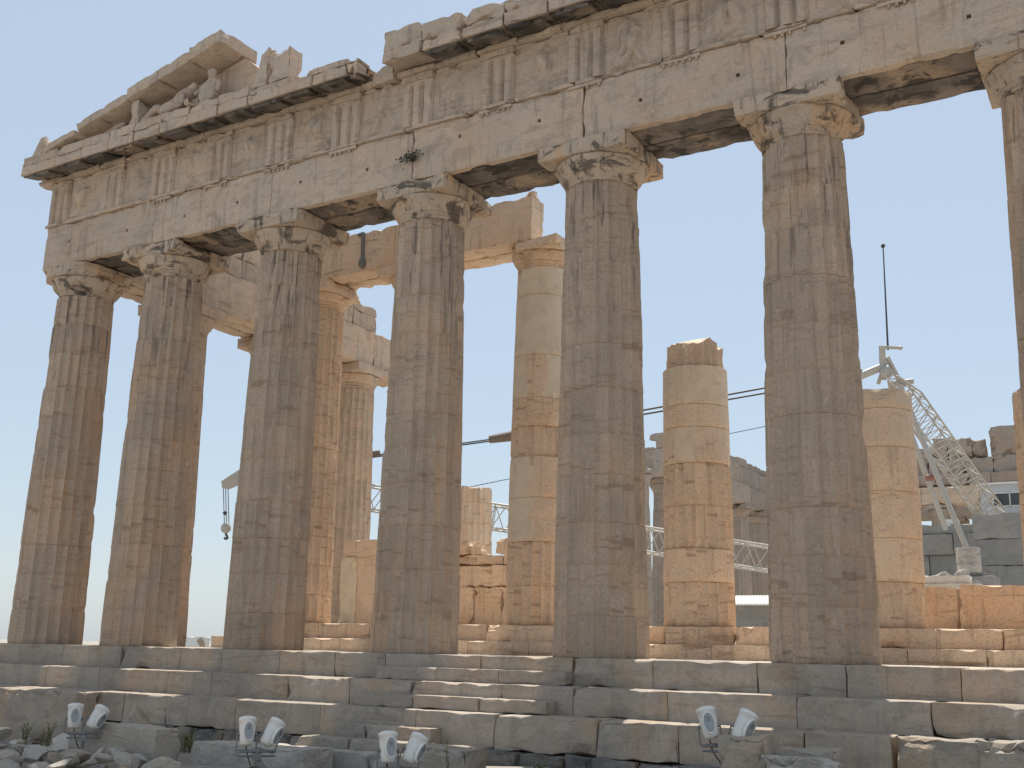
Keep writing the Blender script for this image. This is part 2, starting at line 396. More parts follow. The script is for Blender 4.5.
# ------------------------------------------------------------------ steps and floors
steps = empty('temple_steps', (14.4, -1.7, 0), 0, 'three long grey marble steps running the full width below the front columns', 'steps')
def P0(o, parent):      # keep world placement of a mesh given in world coords
    o.parent = parent; o.matrix_parent_inverse = Matrix.Translation(-Vector(parent.location)) if parent.rotation_euler.z == 0 else parent.matrix_world.inverted(); return o
def row(lo_x, hi_x, y0, y1, z0, z1, seed, lmin=1.3, lmax=2.3, chip=.05, jz=.004, jy=.006, seg=.16, rough=.006, lump=0., gap=.004, tonef=None):
    mb = MB(); rg = rnd(seed); x = lo_x; k = 0
    while x < hi_x-.3:
        L = rg.uniform(lmin, lmax)
        if hi_x-(x+L) < .8: L = hi_x-x
        a, b, c, d = rg.uniform(-jy, jy), rg.uniform(-jz, jz), rg.random(), rg.random()
        ch = chip*(.4+2.2*c**4)
        block(mb, (x+gap/2, y0+a, z0), (x+L-gap/2, y1, z1+b), seed*31+k, seg, ch, rough, (tonef(rg) if tonef else d), lump=lump)
        x += L; k += 1
    return mb
P0(row(-1.05, 29.9, -1.02, -.02, -.512, 0, 1, chip=.03).build('stylobate_course', M['step']), steps)
P0(row(-1.75, 30.6, -1.72, -.9, -1.0, -.498, 2, chip=.028).build('middle_step', M['step']), steps)
P0(row(-2.45, 22.42, -2.42, -1.6, -1.58, -.985, 3, chip=.03).build('lower_step', M['step']), steps)
P0(row(22.5, 31.3, -2.50, -1.6, -1.56, -.955, 4, 1.05, 1.3, chip=.22, rough=.03, lump=.06, seg=.09).build('rough_lower_step', M['boulder']), steps)
P0(row(-3.0, 31.5, -2.56, -1.7, -2.5, -1.585, 5, .4, .95, chip=.16, rough=.03, lump=.05, jy=.05, seg=.12, gap=.03).build('foundation_course', M['found']), steps)
fl = MB(); rg = rnd(77)
y = -.015
while y < 69:
    x = -1.05
    L = 1.16 if y < 4 else 3.
    while x < 29.8:
        w = (1.3 if y < 4 else 3.)
        if 2.2 < y+L/2 < 66 and 3.5 < x+w/2 < 26.5 and y > 4.2: x += w; continue
        block(fl, (x+.003, y+.003, -.4), (min(29.9, x+w)-.003, y+L-.003, rg.uniform(-.004, .003)), int(x*7+y*131)+5, 1.2, .03, .002, rg.random()); x += w
    y += L
P0(fl.build('stylobate_floor', M['floor']), steps)
inner = empty('porch_platform', (14.4, 4, 0), 0, 'two low ochre inner steps behind the front columns carrying the porch columns', 'steps')
P0(row(2.3, 26.5, 3.75, 5.0, -.05, .315, 11, 1.2, 2.2, chip=.05, seg=.12).build('lower_porch_step', M['inner']), inner)
P0(row(2.7, 26.1, 4.13, 6.2, .30, .715, 12, 1.2, 2.2, chip=.06, seg=.12).build('upper_porch_step', M['inner']), inner)
fl = MB(); y = 6.21
while y < 65:
    x = 2.7
    while x < 26:
        block(fl, (x+.004, y, .2), (x+1.95-.004, y+2.2, .715+rg.uniform(-.006, .003)), int(x*17+y*31), 1., .05, .003, rg.random()); x += 1.95
    y += 2.205
P0(fl.build('cella_floor', M['floor']), inner)

# half height access steps in the middle bay
g = 'half height access slabs laid on the front steps'
def slab(lo, hi, seed, label, m='step', chip=.03, grp=g, name='step_slab', cat='slab', nb=3, **k):
    mb = MB(); w = (hi[0]-lo[0])/nb
    for i in range(nb): block(mb, (lo[0]+w*i+.003, lo[1], lo[2]), (lo[0]+w*(i+1)-.003, hi[1], hi[2]), seed*5+i, .14, chip, .005, **k)
    ctr = Vector(((lo[0]+hi[0])/2, (lo[1]+hi[1])/2, lo[2]))
    mb.v = [(v[0]-ctr.x, v[1]-ctr.y, v[2]-ctr.z) for v in mb.v]
    o = mb.build(name, M[m], None, ctr); tag(o, label, cat, grp); return o
slab((12.25, -1.37, -.497), (16.55, -1.025, -.25), 61, 'upper pale access slab between the top and middle front steps')
slab((12.25, -2.07, -.983), (16.55, -1.725, -.74), 62, 'lower pale access slab between the middle and lowest front steps')
slab((12.4, -2.78, -1.6), (14.6, -2.43, -1.27), 63, 'dark slab leaning at the lowest step behind the third lamp pair', m='boulder')
slab((11.9, -3.25, -1.95), (15.6, -2.79, -1.50), 64, 'dark stepped slab on the ground behind the third lamp pair', m='boulder')
slab((11.3, -3.8, -2.1), (15.4, -3.27, -1.66), 65, 'lowest dark slab on the ground left of the third lamp pair', m='rock')

# ------------------------------------------------------------------ main entablature
ent = empty('front_entablature', (14.4, 0, 10.43), 0, 'long weathered marble beam with carved frieze across the top of the front columns', 'entablature')
def hole(mb, x, z): pass
def beam_part(x0, x1, seed):
    mb = MB(); rg = rnd(seed); t = rg.random()
    end = .06
    block(mb, (x0+.004, -.885, 10.436), (x1-.004, -.70, 11.69), seed, .12, .030, .005, t)
    mb2 = MB()
    block(mb2, (x0+.02, -.69, 10.45+rg.uniform(.0, .04)), (x1-.02, .05, 11.69), seed+1, .2, .03, .006, rg.random())
    block(mb2, (x0+.02, .09, 10.436+rg.uniform(.0, .03)), (x1-.02, .885, 11.69), seed+2, .2, .05, .009, rg.random())
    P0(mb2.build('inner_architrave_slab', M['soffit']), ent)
    o = mb.build('architrave_block', M['entab']); 
    # dowel sockets cut into the face
    bm = bmesh.new(); bm.from_mesh(o.data); bm.faces.ensure_lookup_table()
    for q in range(2):
        hx = x0+(x1-x0)*(q+.5)/2+rg.uniform(-.2, .2); hz = rg.uniform(10.95, 11.2)
        c = [f for f in bm.faces if f.normal.y < -.8 and abs(f.calc_center_median().y+.885) < .05]
        if not c: continue
        f = min(c, key=lambda f: (f.calc_center_median()-Vector((hx, -.885, hz))).length)
        bmesh.ops.inset_individual(bm, faces=[f], thickness=.028)
        r = bmesh.ops.extrude_discrete_faces(bm, faces=[f])
        bmesh.ops.translate(bm, verts=list(r['faces'][0].verts), vec=(0, .14, 0))
    bm.to_mesh(o.data); bm.free()
    return P0(o, ent)
bounds = [-.885]+CX[1:7]+[29.72]
for i in range(7): beam_part(bounds[i], bounds[i+1], 100+i*5)
TX = [-.46, 1.80, 3.82, 5.90, 8.0, 10.12, 12.25, 14.42, 16.60, 18.75, 20.9, 23.0, 25.1, 27.1, 29.3]
# taenia with broken stretches and regulae with pegs
mb = MB(); rg = rnd(5); x = -.93
while x < 29.7:
    L = rg.uniform(1.2, 2.2); L = min(L, 29.75-x)
    block(mb, (x, -.955, 11.695), (x+L-.01, .9, 11.785), int(x*10)+900, .11, .07, .004, rg.random()); x += L
P0(mb.build('taenia_band', M['entab']), ent)
for i, x in enumerate(TX):
    if i in (0, 1, 6): continue
    mb = MB(); block(mb, (x-.42, -.94, 11.615), (x+.42, -.88, 11.693), 1200+i, .07, .03, .004)
    for k in range(6):
        if rg.random() < .3: continue
        lathe(mb, [(.028, -.05), (.03, 0), (.022, .012)], 8, Matrix.Translation((x-.35+.14*k, -.915, 11.606)))
    P0(mb.build('regula', M['entab']), ent)
# frieze backing
mb = MB()
for i in range(14):
    block(mb, (TX[i], -.78, 11.79), (TX[i+1]-.006, .86, 13.06), 1300+i, .3, .08, .01)
P0(mb.build('frieze_backing', M['entab']), ent)
# triglyphs
def triglyph(x, seed):
    mb = MB(); w = .845; y0 = -.93; g_ = .095; yb = -.70
    c = [0, .06, .14, .20, .285, .365, .4225]
    half = [(0, g_*.9), (.055, 0), (.20, 0), (.27, g_), (.34, 0), (.4225, 0)]
    prof = half+[(w-a, b) for a, b in reversed(half[:-1])]
    zs = [11.79+1.12*k/12 for k in range(13)]
    V = []; F = []; off = Vector((seed*3.3, seed*1.7, 0)); n = len(prof)
    for z in zs:
        for a, b in prof:
            q = Vector((a, 0, z))+off; e = max(0, noise.noise(q*3)+.4*noise.noise(q*9)-.15)*.07
            if z == zs[-1] and b > 0: b = b*.1
            V.append((x-w/2+a+noise.noise(q*7)*.006, y0+max(b, e) if b == 0 else y0+b, z))
        V.append((x+w/2, yb, z)); V.append((x-w/2, yb, z))
    N = n+2
    for k in range(len(zs)-1):
        for i in range(N): F.append((k*N+i, k*N+(i+1) % N, (k+1)*N+(i+1) % N, (k+1)*N+i))
    F += [tuple(reversed(range(N))), tuple(range((len(zs)-1)*N, len(zs)*N))]
    mb.add(V, F, rnd(seed).random())
    block(mb, (x-w/2-.01, y0-.012, 12.915), (x+w/2+.01, yb, 13.09), seed+7, .1, .06, .005)
    return P0(mb.build('triglyph', M['entab']), ent)
def metope(x0, x1, seed):
    rg = rnd(seed); mb = MB(); nx_, nz_ = 30, 30
    # worn relief: a few limb-like swellings, nothing legible
    caps = []
    for k in range(rg.choice([1, 2])):
        cx, cz = rg.uniform(.3, .7), rg.uniform(.35, .55)
        caps += [(cx, cz, cx+rg.uniform(-.1, .1), cz+.28, .11), (cx, cz, cx+rg.uniform(-.25, .25), .08, .06), (cx+.05, cz, cx+rg.uniform(-.3, .3), .12, .055), (cx, cz+.24, cx+rg.uniform(-.3, .3), cz+rg.uniform(.05, .3), .045), (cx+rg.uniform(-.05, .05), cz+.38, cx, cz+.4, .06)]
    amp = rg.uniform(.9, 1.5); V = []; F = []
    for k in range(nz_+1):
        for i in range(nx_+1):
            u, v = i/nx_, k/nz_; h = 0
            q = Vector((u*3+seed, v*3, seed*.3))
            for a, b, c, d, r in caps:
                dx, dz = c-a, d-b; L2 = dx*dx+dz*dz+1e-6; t = max(0, min(1, ((u-a)*dx+(v-b)*dz)/L2))
                dd = math.hypot(u-a-t*dx, v-b-t*dz); 
                if dd < r: h = max(h, math.sqrt(max(0, 1-(dd/r)**2))*r*1.05)
            h *= amp*max(0.25, .9+noise.noise(q)*1.3); h += noise.noise(q*2.5)*.012+noise.noise(q*8)*.008
            V.append((x0+(x1-x0)*u, -.83-h, 11.79+1.22*v))
    for k in range(nz_):
        for i in range(nx_): a = k*(nx_+1)+i; F.append((a, a+1, a+nx_+2, a+nx_+1))
    mb.add(V, F, rg.random(), 0., True)
    block(mb, (x0, -.86, 13.0), (x1, -.74, 13.09), seed+1, .12, .06, .006)
    box(mb, (x0, -.80, 11.79), (x1, -.76, 13.0))
    return P0(mb.build('metope', M['entab']), ent)
for i, x in enumerate(TX): triglyph(x, 1400+i)
for i in range(14): metope(TX[i]+.4225, TX[i+1]-.4225, 1500+i)
# horizontal cornice (geison) with mutules
def cornice_block(x0, x1, seed, top=13.73, proj=1.60, thin=0., wear=.10, mut=True, tone=None):
    mb = MB(); rg = rnd(seed)
    block(mb, (x0+.002, -1.0, 13.095), (x1-.002, .8, 13.22), seed, .13, .04, .005, tone)
    def slope(p):       # drip: soffit sloping down outwards
        if p.z < 13.40: p.z -= .13*max(0, (-p.y-.98))/.62
        return p
    block(mb, (x0+.003, -proj, 13.30), (x1-.003, .75, 13.46), seed+1, .11, wear*.5, .006, tone, fn=slope)
    block(mb, (x0+.002, -proj+.03+thin, 13.475), (x1-.002, .75, top), seed+2, .11, wear, .008, tone)
    o = P0(mb.build('cornice_block', M['entab']), ent)
    if mut:
        mb = MB(); xc = (x0+x1)/2; w = min(.40, (x1-x0)/2-.08)
        def sl(p): p.z -= .13*max(0, (-p.y-.98))/.62; return p
        block(mb, (xc-w, -1.53, 13.19), (xc+w, -1.0, 13.298), seed+3, .09, .05, .006, fn=sl)
        block(mb, (x0+.01, -1.50, 13.275), (x1-.01, -1.0, 13.31), seed+4, .2, .0, .0, fn=sl)  # thin dark sheet between mutules, soffit shade put into its colour
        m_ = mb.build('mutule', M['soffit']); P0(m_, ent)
mid = []
for i in range(14): mid += [TX[i], (TX[i]+TX[i+1])/2]
mid.append(TX[14])
cb = [-1.45]+[(mid[i]+mid[i+1])/2 for i in range(len(mid)-1)]+[30.3]
rg = rnd(8)
for i in range(len(cb)-1):
    x0, x1 = cb[i], cb[i+1]; xc = (x0+x1)/2
    if x1 > 10.95 and x0 < 11.6:
        mb = MB(); block(mb, (max(x0, 10.97), -1.0, 13.095), (min(x1, 11.6), .7, 13.52), 1700+i, .12, .3, .03)
        P0(mb.build('broken_cornice_block', M['entab']), ent)
        if x0 < 10.97 and 10.97-x0 > .2: cornice_block(x0, 10.97, 1710+i, 13.55, wear=.3)
        if x1 > 11.6 and x1-11.6 > .2: cornice_block(11.6, x1, 1720+i, 13.85, wear=.2)
        continue
    if xc < 8: top, w = 13.74, .045
    elif xc < 11: top, w = 13.66+rg.uniform(-.03, .03), .10
    else: top, w = 13.88+rg.uniform(-.12, .10), .12
    cornice_block(x0, x1, 1600+i*5, top, wear=w, thin=0 if xc < 8 else rg.uniform(0, .05), mut=not (xc > 12.2 and xc < 13.0))

# ------------------------------------------------------------------ pediment corner
ped = empty('pediment_corner', (3, -.5, 13.74), 0, 'surviving left corner of the triangular gable above the frieze', 'gable')
def zr(x): return 13.66+(x+.9)*.2175         # underside of the raking cornice
mb = MB()
for i, (a, b) in enumerate([(2.0, 2.7), (2.71, 4.1), (4.11, 5.5), (5.51, 7.35)]):
    def fnn(p, a=a, b=b):
        if p.z > 14.2:
            p.z = zr(min(p.x, 6.5))+.02 if p.x < 6.45 else 15.2-(p.x-6.45)*.85
        return p
    block(mb, (a, -.72, 13.745), (b, -.30, 14.5), 1800+i, .14, .05, .006, fn=fnn)
P0(mb.build('tympanum', M['entab']), ped)
for i, (a, b, th, dy, dz) in enumerate([(-.45, .80, .20, .0, -.06), (.81, 1.75, .24, .03, .04), (1.76, 2.88, .27, .02, .0), (2.89, 4.05, .33, 0, .03), (4.06, 5.20, .33, .02, .05), (5.21, 6.36, .36, 0, .07)]):
    mb = MB()
    def shear(p, dz=dz): p.z += (p.x+.9)*.2175+dz; return p
    block(mb, (a, -1.62+dy, 13.66), (b-.004, -.28, 13.66+th), 1850+i, .14, .045, .006, fn=shear)
    P0(mb.build('raking_cornice_block', M['entab']), ped)
mb = MB(); block(mb, (2.86, -1.45, 13.745), (3.22, -.8, 14.5), 1871, .12, .08, .02, lump=.03)
tag(mb.build('support_stone', M['entab']), 'upright rough stone propping the sloping cornice left of the reclining figure', 'stone')
def stone_at(lo, hi, seed, name, label, cat, m='rock', chip=.15, rough=.02, lump=.05, seg=.12, group=None, fn=None, tone=None, rot=0., patch=0.):
    c = Vector(((lo[0]+hi[0])/2, (lo[1]+hi[1])/2, lo[2])); mb = MB()
    block(mb, Vector(lo)-c, Vector(hi)-c, seed, seg, chip, rough, tone, lump=lump, fn=fn, patch=patch)
    o = mb.build(name, M[m], None, c); o.rotation_euler.z = rot; return tag(o, label, cat, group)
def taper(h, k=.5, kx=0.):
    def f(p): t = max(0, p.z/h); return Vector((p.x*(1-k*t)+kx*t, p.y*(1-k*t), p.z))
    return f
stone_at((-1.25, -1.5, 13.74), (-.72, -1.0, 14.42), 1880, 'corner_ornament', 'small tapered worn stone standing on the far left roof corner', 'stone', 'entab', fn=taper(.63, .55))
stone_at((7.42, -1.4, 13.75), (7.86, -.95, 14.85), 1881, 'upright_stone', 'pointed upright stone on the cornice just right of the gable end', 'stone', 'entab', fn=taper(1.2, .45, .1))
stone_at((7.98, -1.4, 13.75), (8.62, -.95, 14.62), 1882, 'upright_stone', 'squared upright stone on the cornice, second right of the gable end', 'stone', 'entab', chip=.1)
stone_at((7.3, -.9, 13.75), (9.1, -.6, 13.9), 1883, 'upright_stone', 'low long stone behind the two upright stones on the cornice', 'stone', 'entab')

def skinned(name, pts, edges, m, parent=None, sub=2, root=0):
    me = bpy.data.meshes.new(name); me.from_pydata([p[:3] for p in pts], edges, [])
    o = bpy.data.objects.new(name, me); col.objects.link(o)
    s = o.modifiers.new('skin', 'SKIN')
    for i, p in enumerate(pts): me.skin_vertices[0].data[i].radius = (p[3], p[3] if len(p) < 5 else p[4]); 
    me.skin_vertices[0].data[root].use_root = True
    ss = o.modifiers.new('sub', 'SUBSURF'); ss.levels = sub; ss.render_levels = sub
    me.materials.append(m)
    if parent: o.parent = parent
    dg = bpy.context.evaluated_depsgraph_get(); dg.update()
    me2 = bpy.data.meshes.new_from_object(o.evaluated_get(dg))
    for v in me2.vertices:
        v.co += noise.noise_vector(v.co*6)*.02
    me2.polygons.foreach_set('use_smooth', [True]*len(me2.polygons))
    o.modifiers.clear(); o.data = me2
    if me2.materials and me2.materials[0] is None or not me2.materials: me2.materials.append(m)
    return o
# reclining draped figure, head lost under the slope; worn torso with head beside it
a = skinned('statue', [(0, 0, .28, .20, .24), (.30, .02, .36, .21), (.58, .04, .56, .21), (.78, .05, .80, .14), (.86, .05, .96, .10), (-.38, -.12, .42, .15), (-.72, -.10, .20, .11), (-.95, -.1, .12, .08), (-.35, .12, .24, .15), (-.75, .14, .16, .11),
    (.62, -.22, .55, .09), (.70, -.26, .25, .08), (.52, -.3, .12, .06), (.66, .26, .60, .08), (.40, .32, .45, .06)],
    [(0, 1), (1, 2), (2, 3), (3, 4), (0, 5), (5, 6), (6, 7), (0, 8), (8, 9), (2, 10), (10, 11), (11, 12), (2, 13), (13, 14)], M['entab'])
a.location = (4.25, -1.25, 13.74); a.scale = (1.05, .85, .92)
tag(a, 'worn reclining draped marble figure lying in the gable corner', 'statue')
a = skinned('statue', [(0, 0, .10, .27, .24), (0, 0, .42, .25, .2), (.02, 0, .72, .22, .17), (.02, 0, .86, .055), (.02, -.02, 1.04, .15), (.02, -.02, 1.14, .10), (.25, 0, .68, .09), (.30, -.08, .38, .08), (-.24, 0, .66, .09), (-.42, -.12, .42, .07), (-.1, -.3, .10, .15), (-.5, -.4, .10, .1), (.2, -.3, .1, .14)],
    [(0, 1), (1, 2), (2, 3), (3, 4), (4, 5), (2, 6), (6, 7), (2, 8), (8, 9), (0, 10), (10, 11), (0, 12)], M['entab'])
a.location = (5.72, -1.22, 13.74); a.scale = (1.1, .9, .98)
tag(a, 'worn seated marble figure with head and torso beneath the gable peak', 'statue')
a = skinned('statue', [(0, 0, .10, .16), (.35, 0, .22, .15), (.62, 0, .36, .11), (.82, 0, .34, .07), (-.4, .05, .08, .12)], [(0, 1), (1, 2), (2, 3), (0, 4)], M['entab'])
a.location = (1.6, -1.15, 13.74)
tag(a, 'low broken animal neck fragment in the narrow left tip of the gable', 'statue')

# ------------------------------------------------------------------ flank entablature and porch beam
fe = empty('flank_entablature', (0, 7, 10.43), 0, 'tan marble beam of the left flank running back from the corner above the flank columns', 'entablature')
ys = [.9]+[3.68, 7.976, 12.272, 15.2]
for i in range(4):
    mb = MB(); rg = rnd(60+i)
    for k, (a, b) in enumerate(((-.885, -.3), (-.28, .28), (.3, .885))):
        block(mb, (a, ys[i]+.003, 10.436), (b, ys[i+1]-.003, 11.78), 2000+i*5+k, .2, .045, .007, rg.random())
    P0(mb.build('flank_architrave_block', M['flank']), fe)
mb = MB(); rg = rnd(9); y = .9
for (L, top) in ((2.1, 13.1), (2.2, 13.1), (2.1, 13.1), (2.2, 13.15), (1.5, 13.1), (1.4, 12.75)):
    block(mb, (-.85, y+.004, 11.79), (.82, y+L-.004, 12.42), 2100+int(y*3), .2, .04, .006, rg.random())
    block(mb, (-.85, y+.003, 12.425), (.81, min(y+L-.003, 12.6), top), 2200+int(y*3), .2, .07, .010, rg.random()); y += L
P0(mb.build('flank_frieze_backing', M['flank']), fe)
mb = MB(); rg = rnd(19); y = .8
while y < 5.5:
    block(mb, (-1.6, y, 13.16), (.7, y+1.02, 13.73), 2300+int(y*5), .25, .1, .01, rg.random()); y += 1.03
P0(mb.build('flank_cornice', M['entab']), fe)
pb = empty('porch_beam', (8.4, 5.1, 10.8), 0, 'tan marble beam resting on the inner porch columns, broken off at its right end', 'beam')
mb = MB()
for i, (a, b) in enumerate(((3.6, 8.15), (8.16, 12.3))):
    block(mb, (a, 4.38, 10.83), (b, 5.05, 12.08), 2400+i, .14, .06, .010, .5+.1*i)
    block(mb, (a, 5.1, 10.83), (b-.45*i, 5.75, 12.0), 2410+i, .2, .12, .012, .6)
P0(mb.build('beam_block', M['inner']), pb)
stone_at((11.85, 4.5, 12.09), (12.3, 4.95, 12.28), 2420, 'loose_stone', 'small loose stone lying on the broken right end of the porch beam', 'stone', 'inner')
mb = MB(); tube(mb, (6.55, 4.345, 12.05), (6.58, 4.345, 11.15), .055); tube(mb, (6.55, 4.335, 12.02), (6.38, 4.335, 12.0), .05); 
lathe(mb, [(.02, -.2), (.11, -.12), (.12, 0), (.07, .12), (.03, .2)], 12, Matrix.Translation((6.58, 4.34, 11.12)))
P0(mb.build('iron_tie', M['iron']), pb)

# ------------------------------------------------------------------ inner ruins
g = 'ochre wall blocks behind the inner porch'
def pt_(a): return a
stone_at((2.62, 9.0, .72), (4.5, 9.9, 3.52), 2500, 'wall_pier', 'pale squared pier with a white marble repair left of the fourth front column', 'pier', 'inner', chip=.04, rough=.004, lump=0., tone=.9, patch=.15)
stone_at((2.615, 8.93, .73), (3.3, 9.02, 2.95), 2501, 'marble_repair_slab', 'white marble repair slab set into the face of the low pier', 'slab', 'inner', chip=.12, rough=.003, lump=0., tone=.95, patch=1.)
def at_row(x0, x1, y0, y1, z0, z1, seed, n, label, name='wall_block', m='inner', chip=.12, grp=g):
    rg = rnd(seed); w = (x1-x0)/n
    for i in range(n):
        stone_at((x0+w*i+.01, y0+rg.uniform(-.06, .06), z0), (x0+w*(i+1)-.01, y1, z1+rg.uniform(-.05, .05)), seed*13+i, name, label, 'stone block', m, chip=chip, rough=.012, lump=.02, group=grp)
wl = empty('ruined_cross_wall', (7.8, 9.3, .72), 0, 'low ruined ochre wall of stacked blocks between the fourth front column and the pale porch column', 'wall')
mb = MB()
for r, (z0, z1, n) in enumerate(((.72, 1.95, 4), (1.955, 2.6, 3), (2.62, 2.95, 4))):
    rg = rnd(r+70); w = 3.9/n
    for i in range(n): block(mb, (5.9+w*i+.008, 9.0+rg.uniform(-.08, .08), z0), (5.9+w*(i+1)-.008, 9.8, z1+(rg.uniform(-.12, .06) if r == 2 else 0)), 2600+r*9+i, .14, .14, .015, lump=.02)
P0(mb.build('block_course', M['inner']), wl)
stone_at((6.5, 9.0, 2.93), (7.55, 9.6, 3.38), 2630, 'wall_block', 'loose block on top of the low cross wall beside the fourth front column', 'stone block', 'inner')
stone_at((7.6, 9.05, 2.93), (8.0, 9.6, 3.2), 2631, 'wall_block', 'small loose block on top of the low cross wall near the drum stack', 'stone block', 'inner')
stone_at((8.55, 9.05, 2.93), (9.3, 9.6, 3.42), 2632, 'wall_block', 'loose block on the low cross wall touching the pale porch column', 'stone block', 'inner')
stone_at((21.32, 6.4, .72), (22.03, 7.3, 1.66), 2640, 'porch_block', 'squat ochre block beside the smooth tan stump', 'stone block', 'inner', chip=.12)
def notch(p):
    if p.z > .6: p.z -= .16*(1 if .0 < p.x else .25)*(.8+noise.noise(p*2))
    return p
stone_at((22.12, 6.3, .72), (25.6, 7.2, 1.72), 2641, 'porch_block', 'long ochre block with a notched top at the right photo edge', 'stone block', 'inner', fn=notch, chip=.12)
# white rocks on the porch
def rock(x, y, z, s, seed, label, grp=None, m='rock', name='rubble_stone', flat=.7, sub=3, cat='stone', rot=None):
    bm = bmesh.new(); bmesh.ops.create_icosphere(bm, subdivisions=sub, radius=1.)
    rg = rnd(seed); off = Vector((rg.random()*99, rg.random()*99, rg.random()*99))
    sx, sy, sz = s if isinstance(s, tuple) else (s*rg.uniform(.8, 1.4), s*rg.uniform(.7, 1.1), s*flat*rg.uniform(.7, 1.2))
    planes = []
    for _ in range(9):
        d = Vector((rg.uniform(-1, 1), rg.uniform(-1, 1), rg.uniform(-1, 1))).normalized(); planes.append((d, rg.uniform(.34, .68)))
    for v in bm.verts:
        for d, k in planes:
            t = v.co.dot(d)
            if t > k: v.co -= d*(t-k)
        v.co += noise.noise_vector(v.co*2.+off)*.06+noise.noise_vector(v.co*5+off)*.03
        v.co = Vector((v.co.x*sx, v.co.y*sy, v.co.z*sz))
    me = bpy.data.meshes.new(name); bm.to_mesh(me); bm.free()
    a = me.attributes.new('tone', 'FLOAT', 'FACE'); a.data.foreach_set('value', [rg.random()]*len(me.polygons))
    me.materials.append(M[m]); o = bpy.data.objects.new(name, me); col.objects.link(o)
    o.location = (x, y, z+sz*.45); o.rotation_euler = (rg.uniform(-.35, .35), rg.uniform(-.35, .35), rg.uniform(0, 6) if rot is None else rot); return tag(o, label, cat, grp)
rock(7.25, 5.9, .72, (.42, .3, .34), 41, 'pale rock on the porch just right of the fourth front column', m='floor')
rock(8.75, 5.8, .72, (.5, .3, .2), 42, 'flat pale rock on the porch left of the pale porch column', m='floor')
rock(18.6, 7.5, .72, (.6, .5, .3), 43, 'flat pale rubble right of the broken ochre stump', m='floor')
rock(19.1, 9.0, .72, (.8, .5, .35), 44, 'pale rubble heap behind the broken ochre stump near the shed', m='floor')
rock(15.3, 8, .72, (.35, .3, .3), 45, 'small pale rock left of the broken ochre stump', m='floor')

# ------------------------------------------------------------------ far left flank (west half) and far end
ff = empty('far_flank_colonnade', (0, 54, 0), 0, 'distant row of columns with beam seen right of the broken ochre stump', 'colonnade')
base = None
for k in range(9, 17):
    y = 3.68+4.296*(k-1)
    o = shaft_mesh(9.57, .955, .74, even_drums(9.57, 9, k), 90+k, per=3, wear=.8, zstep=.6).build('column_shaft', M['far'], ff, (0, y-54, 0))
    mb = MB(); lathe(mb, [(.74, 9.56), (.78, 9.72), (.99, 10.05), (.97, 10.08)], 24, None, .5, .2, k); block(mb, (-1, -1, 10.08), (1, 1, 10.43), k, .3, .2, .01)
    mb.build('column_capital', M['far'], ff, (0, y-54, 0))
mb = MB(); rg = rnd(33); y = 38.6
while y < 69:
    block(mb, (-.88, y, 10.44), (.88, min(y+2.147, 69.4), 11.78), int(y)+3000, .5, .05, .01, rg.random())
    top = 13.1+rg.uniform(-.1, .1)
    if y > 41: block(mb, (-.85, y, 11.79), (.8, min(y+2.147, 69.4), top), int(y)+3100, .4, .05, .01, rg.random())
    if y > 41: block(mb, (-1.3, y, 13.12), (.7, min(y+2.147, 69.4), 13.6+rg.uniform(-.12, .1)), int(y)+3200, .4, .10, .02, rg.random())
    y += 2.148
P0(mb.build('beam_course', M['far']), ff)
wf = empty('far_end_facade', (14.4, 66, 0), 0, 'distant brown stone end facade topped by broken gable stones behind the crane', 'facade')
for i, x in enumerate([0, 3.68, 7.976, 12.272, 16.568, 20.864, 25.16, 28.84]):
    shaft_mesh(9.57, .955, .74, even_drums(9.57, 9, i), 110+i, per=3, wear=.8, zstep=.6).build('column_shaft', M['far'], wf, (x-14.4, 68.5-66, 0))
    mb = MB(); lathe(mb, [(.74, 9.56), (.99, 10.05), (.97, 10.08)], 24, None, .5, .2, i); block(mb, (-1, -1, 10.08), (1, 1, 10.43), i, .3, .2, .01)
    mb.build('column_capital', M['far'], wf, (x-14.4, 2.5, 0))
for i, x in enumerate([4.5, 8.2, 12.33, 16.51, 20.7, 24.4]):
    shaft_mesh(9.3, .82, .66, even_drums(9.3, 9, i), 130+i, per=3, wear=.8, zstep=.6).build('porch_shaft', M['far'], wf, (x-14.4, 63-66, .72))
    mb = MB(); lathe(mb, [(.66, 10.0), (.86, 10.42), (.85, 10.44)], 24, None, .5, .2, i); block(mb, (-.9, -.9, 10.45), (.9, .9, 10.78), i, .3, .2, .01)
    mb.build('porch_capital', M['far'], wf, (x-14.4, -3, 0))
def course(x0, x1, y0, y1, z0, z1, L, seed, m, par, name, chip=.15, jz=.0, skip=()):
    mb = MB(); rg = rnd(seed); x = x0; k = 0
    while x < x1-.01:
        w = L*rg.uniform(.8, 1.2); w = min(w, x1-x)
        block(mb, (x+.01, y0+rg.uniform(-.06, .06), z0), (x+w-.01, y1, z1+rg.uniform(-jz, jz)), seed*17+k, .35, chip, .015, rg.random()); x += w; k += 1
    return P0(mb.build(name, M[m]), par)
course(3.5, 25.5, 62.1, 63.9, 10.79, 12.0, 4, 201, 'inner', wf, 'porch_beam')
course(-.9, 29.7, 67.6, 69.4, 10.44, 11.78, 4.2, 202, 'far', wf, 'architrave')
course(-.9, 29.7, 67.7, 69.4, 11.8, 12.9, 1.1, 203, 'found', wf, 'frieze_backing', .1)  # darker stone paints in the shadow row of the far frieze
course(-.9, 29.7, 67.4, 69.4, 12.92, 13.7, 2., 204, 'far', wf, 'cornice')
course(2, 27, 67.9, 69.2, 13.72, 15.0, 2.2, 205, 'far', wf, 'gable_course', .2, .12)
mb = MB(); rg = rnd(44)
